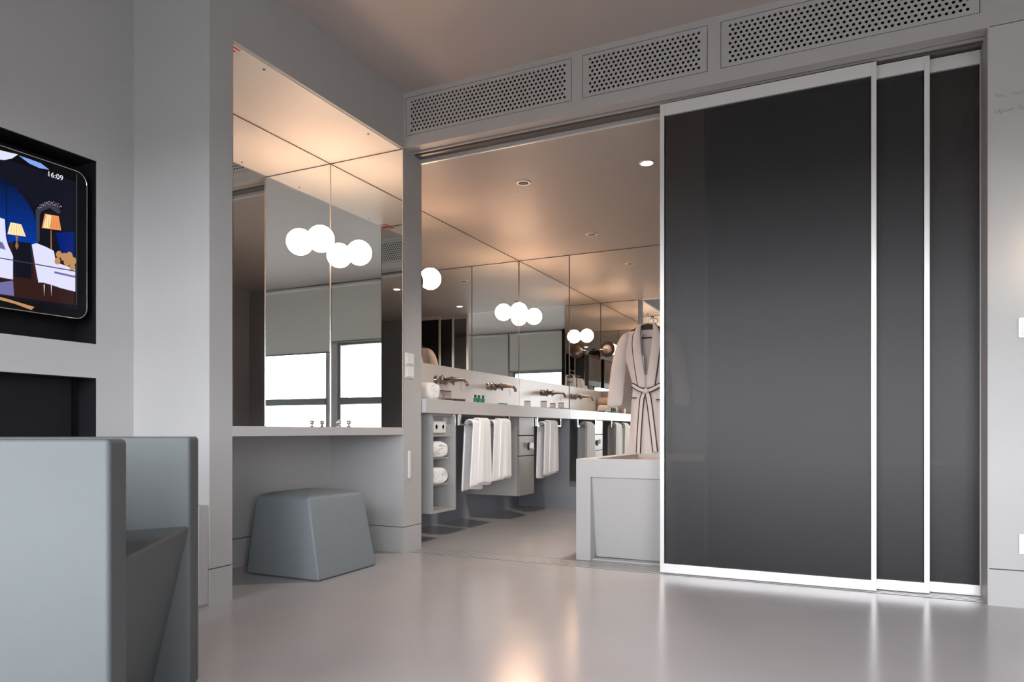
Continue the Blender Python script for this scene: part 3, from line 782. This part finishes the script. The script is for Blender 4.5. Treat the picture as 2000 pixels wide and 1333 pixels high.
# counter items
def bottle(x, y, lb):
    t = thing('green_bottle', lb, 'bottle', (x, y, CT), 'little green toiletry bottles')
    bm = bmesh.new(); lathe(bm, [(0.0145, 0), (0.015, 0.003), (0.015, 0.034), (0.010, 0.042), (0.007, 0.046)], (x, y, CT), 16); build('bottle_body', bm, M['green'], t, True)
    bm = bmesh.new(); lathe(bm, [(0.009, 0.045), (0.009, 0.062), (0.007, 0.064)], (x, y, CT), 16); build('cap', bm, M['cap'], t, True)
def place(px, x):   # y on the counter for a pixel column at distance x
    return on_x(px, 800, x)[0]
for px, w_ in ((928.5, 'left-hand'), (935.5, 'middle'), (943.5, 'right-hand')):
    bottle(-0.06, place(px, -0.06), '%s one of the three small green bottles on the counter' % w_)
def tumbler(px, x, h, r, lb):
    y = place(px, x)
    t = thing('tumbler', lb, 'glass', (x, y, CT), 'upturned drinking glasses on the counter')
    bm = bmesh.new(); lathe(bm, [(r, 0), (r*0.93, h), (r*0.88, h), (r*0.92, 0.003)], (x, y, CT), 24); build('glass_wall', bm, M['tumbler'], t, True)
    bm = bmesh.new(); lathe(bm, [(r*0.97, h), (r*0.97, h+0.004), (r*0.5, h+0.006)], (x, y, CT), 24); build('paper_lid', bm, M['cap'], t, True)
tumbler(862, -0.10, 0.072, 0.028, 'drinking glass on the counter below the nearer tap, left one of the pair')
tumbler(875, -0.10, 0.072, 0.028, 'drinking glass on the counter below the nearer tap, right one of the pair')
tumbler(1030, -0.28, 0.072, 0.034, 'drinking glass near the end mirror, farther from the short towel rail')
tumbler(1062, -0.15, 0.072, 0.034, 'drinking glass near the end mirror, above the short towel rail')
# small dark tray
y = place(888, -0.22)
t = thing('amenity_box', 'small dark grey box on the counter between the glasses and green bottles', 'box', (-0.22, y, CT))
bx('box_body', -0.28, -0.16, y-0.08, y+0.06, CT, CT+0.030, M['core'], t, bev=0.002)
bx('lid', -0.285, -0.155, y-0.085, y+0.065, CT+0.030, CT+0.038, M['counter'], t, bev=0.002)
y = place(1092, -0.06)
t = thing('tray', 'flat beige tray of toiletries at the mirror end of the counter', 'tray', (-0.06, y, CT))
bx('tray_base', -0.12, 0.0, y-0.12, y+0.13, CT, CT+0.008, M['beige'], t, bev=0.003)
bx('rim', -0.124, -0.118, y-0.12, y+0.13, CT, CT+0.018, M['beige'], t, bev=0.001)
bx('rim', 0.0, 0.006, y-0.12, y+0.13, CT, CT+0.014, M['beige'], t, bev=0.001)
y2 = place(983, -0.05)
s_ = bx('soap_bar', -0.08, -0.03, y2-0.05, y2+0.04, CT, CT+0.014, M['green'], bev=0.005, seg=3)
tag(settle(s_, (-0.05, y2, CT)), 'small dark green wrapped soap on the counter below the farther tap', 'soap')
# towels rolled on the near end of the counter; peach is warm light painted on
g = 'rolled towels at the near end of the counter'
rolled_towel((-0.33, 0.325, CT+0.055), 0.16, 0.085, 0.055, 'peach towel roll hidden by the partition, lower one next to the near wall', M['towel_warm_lit'], CT, g)
rolled_towel((-0.27, 0.520, CT+0.062), 0.17, 0.085, 0.062, 'white towel roll whose end peeps out behind the partition edge', M['towel'], CT, g)
rolled_towel((-0.34, 0.380, CT+0.177), 0.14, 0.080, 0.050, 'peach towel roll on top of the two others, seen in the end mirror', M['towel_warm_lit'], CT+0.127, g)
# shaving mirror + little television (seen in the end mirror)
t = thing('shaving_mirror', 'round dark-backed shaving mirror on an arm, seen in the end mirror', 'mirror', (XW+0.004, 0.55, 1.80))
bm = bmesh.new(); lathe(bm, [(0.095, -0.006), (0.1, 0), (0.095, 0.008), (0.05, 0.016), (0, 0.018)], (-0.31, 0.55, 1.80), 32, 'y'); build('mirror_back', bm, M['cap'], t, True)
bm = bmesh.new(); tube(bm, [(XW+0.004, 0.50, 1.80), (-0.42, 0.57, 1.80), (-0.31, 0.568, 1.80)], 0.006, 8); build('arm', bm, M['chrome'], t, True)
t = thing('bathroom_television', 'small black-framed screen on the left bathroom mirror, seen in the end mirror', 'television', (XW+0.004, 0.50, 1.36))
bx('casing', XW+0.004, XW+0.03, 0.27, 0.76, 1.33, 1.72, M['black'], t, bev=0.004)
bx('screen', XW+0.03, XW+0.032, 0.30, 0.73, 1.40, 1.69, M['grille'], t)

# ceiling fittings
def downlight(x, y, on, lb):
    t = thing('ceiling_spot', lb, 'ceiling light', (x, y, ZB), 'round fittings in the bathroom ceiling')
    bm = bmesh.new(); lathe(bm, [(0.034, -0.001), (0.036, -0.006), (0.046, -0.006), (0.052, 0.0)], (x, y, ZB), 32)
    bm.faces.ensure_lookup_table()
    build('ring', bm, M['metal_white'], t, True)
    bm = bmesh.new(); lathe(bm, [(0.036, -0.0065), (0.02, -0.008), (0.0, -0.0085)], (x, y, ZB), 24); build('lens', bm, M['lamp_on'] if on else M['grille'], t, True)
    if on:
        l = bpy.data.lights.new('spot', 'SPOT'); l.energy = 72; l.color = (1, 0.88, 0.76); l.spot_size = math.radians(130); l.spot_blend = 0.6; l.shadow_soft_size = 0.10
        o = bpy.data.objects.new('spot', l); COL.objects.link(o); o.location = (0, 0, -0.02); o.parent = t
downlight(0.455, 0.782, False, 'unlit round ceiling fitting nearest the partition wall')
downlight(0.458, 2.197, False, 'unlit round ceiling fitting nearest the end mirror')
downlight(1.316, 0.793, True, 'lit round ceiling spotlight beside the sliding door frame')

# ================================================================= BATH TUB
def bathtub():
    x0, x1, y0, y1, zt = 1.042, 2.95, 0.24, 1.35, 0.591
    t = thing('bathtub', 'grey boxed-in bathtub with a recessed front, just inside the sliding door', 'bathtub', (1.9, 0.8, 0))
    m = M['tub']; w = 0.088
    bm = bmesh.new()
    # rim frame
    a = [(x0, y0), (x1, y0), (x1, y1), (x0, y1)]; b = [(x0+w, y0+w), (x1-w, y0+w), (x1-w, y1-w), (x0+w, y1-w)]
    for z in (zt,):
        A = [bm.verts.new((*p, z)) for p in a]; B = [bm.verts.new((*p, z)) for p in b]
        A2 = [bm.verts.new((*p, z-0.104)) for p in a]; B2 = [bm.verts.new((*p, z-0.104)) for p in b]
        for i in range(4):
            j = (i+1) % 4
            bm.faces.new((A[i], A[j], B[j], B[i])); bm.faces.new((A2[i], A2[j], A[j], A[i])); bm.faces.new((B[i], B[j], B2[j], B2[i])); bm.faces.new((A2[i], B2[i], B2[j], A2[j]))
    build('rim', bm, m, t)
    bx('leg', x0, x0+w, y0, y0+w, 0.002, zt-0.104, m, t); bx('leg', x1-w, x1, y0, y0+w, 0.002, zt-0.104, m, t)
    bm = bmesh.new()   # recessed panel leaning back towards the floor
    loft(bm, [[(x0+w, y0+0.10, 0.012), (x1-w, y0+0.10, 0.012), (x1-w, y0+0.12, 0.012), (x0+w, y0+0.12, 0.012)],
              [(x0+w, y0+0.025, zt-0.104), (x1-w, y0+0.025, zt-0.104), (x1-w, y0+0.045, zt-0.104), (x0+w, y0+0.045, zt-0.104)]])
    build('apron_panel', bm, m, t)
    bx('toe_step', x0+w, x1-w, y0+0.03, y0+0.09, 0.001, 0.010, m, t)
    bx('end_panel', x0, x0+0.02, y0+w, y1, 0.002, zt-0.104, m, t)
    bm = bmesh.new(); rings = []
    for ins, z in ((0, zt-0.02), (0.03, zt-0.2), (0.07, 0.2), (0.12, 0.15)):
        c = [(b[0][0]+ins, b[0][1]+ins), (b[1][0]-ins, b[1][1]+ins), (b[2][0]-ins, b[2][1]-ins), (b[3][0]+ins, b[3][1]-ins)]
        rings.append([(*p, z) for p in c])
    R_ = [[bm.verts.new(p) for p in r] for r in rings]
    for i in range(3):
        for k in range(4): bm.faces.new((R_[i][k], R_[i][(k+1) % 4], R_[i+1][(k+1) % 4], R_[i+1][k]))
    bm.faces.new(R_[-1]); build('basin', bm, M['tub_in'], t)
bathtub()

# ================================================================= BATHROBE
def bathrobe():
    YR0 = 2.66; cx = on_y(1266, 700, YR0)[0]
    def q(px, py, dy=0.0): x, z = on_y(px, py, YR0+dy); return x, z
    hk = thing('wall_hook', 'small chrome hook on the end mirror above the bathrobe', 'hook', (cx, YB-0.006, 1.80))
    bm = bmesh.new(); lathe(bm, [(0.018, 0), (0.018, -0.006), (0.008, -0.01)], (cx, YB-0.006, 1.80), 20, 'y'); build('rosette', bm, M['chrome'], hk, True)
    bm = bmesh.new(); tube(bm, [(cx, YB-0.01, 1.80), (cx, YB-0.07, 1.80), (cx, YB-0.12, 1.795), (cx, YB-0.15, 1.805), (cx, YB-0.155, 1.82)], 0.005, 10); build('peg', bm, M['chrome'], hk, True)
    hg = thing('coat_hanger', 'dark hanger with a chrome hook inside the collar of the bathrobe', 'hanger', (cx, YR0, 1.80))
    bm = bmesh.new(); tube(bm, [(cx-0.02, YR0, 1.785), (cx-0.022, YR0, 1.80), (cx-0.008, YR0, 1.815), (cx+0.012, YR0, 1.812), (cx+0.022, YR0, 1.795), (cx+0.016, YR0, 1.775), (cx, YR0, 1.755), (cx, YR0, 1.715)], 0.003, 8)
    build('hook', bm, M['chrome'], hg, True)
    bm = bmesh.new(); R_ = []
    for i in range(13):
        u = i/6-1; x = cx+u*0.20; zt = 1.725-0.075*abs(u)**1.4; h = 0.05-0.03*abs(u)
        R_.append([(x, YR0-0.014, zt-h), (x, YR0+0.014, zt-h), (x, YR0+0.014, zt), (x, YR0-0.014, zt)])
    loft(bm, R_); build('yoke', bm, M['piping'], hg)
    bm = bmesh.new(); tube(bm, [(cx-0.17, YR0, 1.60), (cx+0.17, YR0, 1.60)], 0.006, 8); build('trouser_bar', bm, M['piping'], hg, True)
    t = thing('bathrobe', 'pale robe with dark piping and a tied belt, hanging behind the bathtub', 'bathrobe', (cx, YR0, 1.70))
    m = M['robe']
    # body: lofted, with an open V neck. front surface built as grid so that the V stays open
    zs = [1.70, 1.66, 1.60, 1.50, 1.38, 1.26, 1.18, 1.13, 1.08, 1.0, 0.88, 0.75, 0.6, 0.45, 0.36]
    hw = [0.10, 0.20, 0.245, 0.235, 0.20, 0.165, 0.147, 0.142, 0.148, 0.155, 0.162, 0.168, 0.175, 0.18, 0.182]
    dp = [0.02, 0.035, 0.05, 0.06, 0.062, 0.06, 0.055, 0.052, 0.055, 0.062, 0.068, 0.07, 0.072, 0.072, 0.072]
    def vhalf(z):     # half width of the neck opening
        if z >= 1.25: return 0.006+0.055*((z-1.25)/0.45)**0.9
        return 0.0
    bm = bmesh.new(); rows = []; NW = 32
    for i, z in enumerate(zs):
        r = []
        for j in range(NW+1):
            a = PI*j/NW; x = -math.cos(a)*hw[i]
            y = -dp[i]*math.sin(a)**0.7*(1+0.10*math.sin(x*70+z*3)*(1.2 if z < 1.1 else 0.5))
            zz = z - (0.06*abs(x)/0.2 if i == 0 else 0)
            r.append((x, y, zz))
        rows.append(r)
    def grid(rows, keep):
        V = [[bm.verts.new((cx+p[0], YR0+p[1], p[2])) for p in r] for r in rows]
        for i in range(len(V)-1):
            for j in range(len(V[0])-1):
                xm = (rows[i][j][0]+rows[i][j+1][0]+rows[i+1][j][0]+rows[i+1][j+1][0])/4; zm = (rows[i][j][2]+rows[i+1][j][2])/2
                if keep(xm, zm): bm.faces.new((V[i][j], V[i+1][j], V[i+1][j+1], V[i][j+1]))
    fine = []
    for i in range(len(rows)-1):
        for s in range(4):
            f = s/4; fine.append([tuple(rows[i][j][k]*(1-f)+rows[i+1][j][k]*f for k in range(3)) for j in range(NW+1)])
    fine.append(rows[-1])
    grid(fine, lambda x, z: abs(x) > vhalf(z))
    o = build('front', bm, m, t, True); md = o.modifiers.new('s', 'SOLIDIFY'); md.thickness = 0.006; subd(o, 1)
    bm = bmesh.new(); back = [[(p[0], -p[1]*0.7, p[2]) for p in r] for r in fine]
    grid(back, lambda x, z: True); o = build('back', bm, m, t, True); md = o.modifiers.new('s', 'SOLIDIFY'); md.thickness = 0.005
    # sleeves
    for s in (-1, 1):
        sp_ = [(0.185, 1.655, 0.020, 0.035), (0.212, 1.605, 0.045, 0.048), (0.240, 1.52, 0.056, 0.052), (0.258, 1.42, 0.063, 0.05), (0.277, 1.32, 0.068, 0.05), (0.288, 1.22, 0.070, 0.048), (0.300, 1.12, 0.072, 0.046), (0.310, 1.02, 0.074, 0.046), (0.314, 0.965, 0.075, 0.047)]
        bm = bmesh.new(); rr = []
        for k, (x, z, rx, ry) in enumerate(sp_):
            ring = []
            for a in range(20):
                an = 2*PI*a/20; wv = 1+0.06*math.sin(3*an+k*0.7)
                ring.append((cx+s*(x+rx*math.cos(an)*wv), YR0-0.015-ry*math.sin(an)*wv*0.9, z-0.25*rx*math.cos(an)*(-1)*0.8-(0.03*math.cos(an) if k == len(sp_)-1 else 0)))
            rr.append(ring)
        loft(bm, rr); o = build('sleeve', bm, m, t, True); subd(o, 1)
    # lapels (shawl collar)
    def ysurf(x, z):
        import bisect
        for i in range(len(zs)-1):
            if zs[i] >= z >= zs[i+1]:
                f = (zs[i]-z)/(zs[i]-zs[i+1]); w_ = hw[i]*(1-f)+hw[i+1]*f; d = dp[i]*(1-f)+dp[i+1]*f
                return -d*max(0.05, 1-min(1, abs(x)/w_)**2)**0.35
        return -0.05
    outer = [(0.068, 1.72), (0.100, 1.68), (0.122, 1.62), (0.126, 1.55), (0.120, 1.47), (0.108, 1.38), (0.094, 1.28), (0.080, 1.20), (0.072, 1.14)]
    inner = [(0.050, 1.735), (0.060, 1.70), (0.058, 1.62), (0.052, 1.55), (0.042, 1.47), (0.030, 1.38), (0.014, 1.28), (0.004, 1.20), (0.002, 1.14)]
    for s in (-1, 1):
        bm = bmesh.new(); V = []; pip = []
        for (xo, zo), (xi, zi) in zip(outer, inner):
            r = []
            for k in range(5):
                f = k/4; x = xi*(1-f)+xo*f; z = zi*(1-f)+zo*f
                r.append(bm.verts.new((cx+s*x, YR0+ysurf(x, min(z, 1.699))-0.014-0.006*math.sin(PI*f), z)))
            V.append(r); pip.append((cx+s*(xo+0.001), YR0+ysurf(xo, min(zo, 1.699))-0.016, zo))
        for i in range(len(V)-1):
            for k in range(4): bm.faces.new((V[i][k], V[i+1][k], V[i+1][k+1], V[i][k+1]))
        o = build('lapel', bm, m, t, True); md = o.modifiers.new('s', 'SOLIDIFY'); md.thickness = 0.012; subd(o, 1)
        bm = bmesh.new(); tube(bm, pip, 0.0075, 8); pp = build('piping', bm, M['piping'], t, True); pp['label'] = 'dark piping'
        # collar behind the neck
    bm = bmesh.new(); rr = []
    for k in range(9):
        u = k/4-1; x = u*0.062; z = 1.735-0.012*u*u
        rr.append([(cx+x, YR0+0.02-0.035*u*u, z), (cx+x, YR0+0.03-0.03*u*u, z), (cx+x, YR0+0.03-0.03*u*u, z-0.10), (cx+x, YR0+0.02-0.035*u*u, z-0.10)])
    loft(bm, rr); build('collar_back', bm, m, t)
    # belt: waist band, knot, two tails
    def strip(pts, wd, nm):
        bm = bmesh.new(); L, R2 = [], []; rings = []
        P_ = [Vector(p) for p in pts]
        for i, p in enumerate(P_):
            tt = (P_[min(i+1, len(P_)-1)]-P_[max(i-1, 0)]).normalized(); nrm = Vector((0, -1, 0)); sd = tt.cross(nrm).normalized()
            a, b = p+sd*wd/2, p-sd*wd/2; L.append(a); R2.append(b); e = Vector((0, -0.006, 0))
            rings.append([a, b, b+e, a+e])
        loft(bm, rings); o = build(nm, bm, m, t); 
        bm = bmesh.new(); e = Vector((0, -0.004, 0)); tube(bm, [a+e for a in L], 0.0052, 6); tube(bm, [b+e for b in R2], 0.0052, 6)
        c = build('belt_piping', bm, M['piping'], o, True)
        c['label'] = 'dark belt piping'
    yb = YR0-0.078; zk = on_y(1266, 765, YR0-0.07)[1]
    strip([(cx-0.145, YR0-0.02, zk+0.065), (cx-0.12, YR0-0.055, zk+0.055), (cx-0.06, yb, zk+0.02), (cx-0.01, yb-0.004, zk+0.002)], 0.034, 'belt_band')
    strip([(cx+0.145, YR0-0.02, zk+0.065), (cx+0.12, YR0-0.055, zk+0.055), (cx+0.06, yb, zk+0.02), (cx+0.01, yb-0.004, zk+0.002)], 0.034, 'belt_band')
    bm = bmesh.new(); lathe(bm, [(0.03*math.sin(PI*i/10), -0.024*math.cos(PI*i/10)) for i in range(11)], (cx, yb-0.012, zk), 16); build('belt_knot', bm, m, t, True)
    strip([(cx-0.01, yb-0.012, zk-0.01), (cx-0.032, yb-0.012, zk-0.06), (cx-0.045, yb-0.014, zk-0.2), (cx-0.058, yb-0.014, zk-0.4), (cx-0.066, yb-0.014, zk-0.565)], 0.036, 'belt_tail')
    strip([(cx+0.012, yb-0.012, zk-0.01), (cx+0.028, yb-0.012, zk-0.06), (cx+0.048, yb-0.014, zk-0.2), (cx+0.072, yb-0.014, zk-0.4), (cx+0.088, yb-0.014, zk-0.54)], 0.042, 'belt_tail')
    for s, zz in ((-1, zk-0.055), (1, zk-0.075)):
        bx('pocket_trim', cx+s*0.112-0.022, cx+s*0.112+0.022, YR0-0.070, YR0-0.055, zz-0.005, zz+0.005, M['piping'], t)
bathrobe()
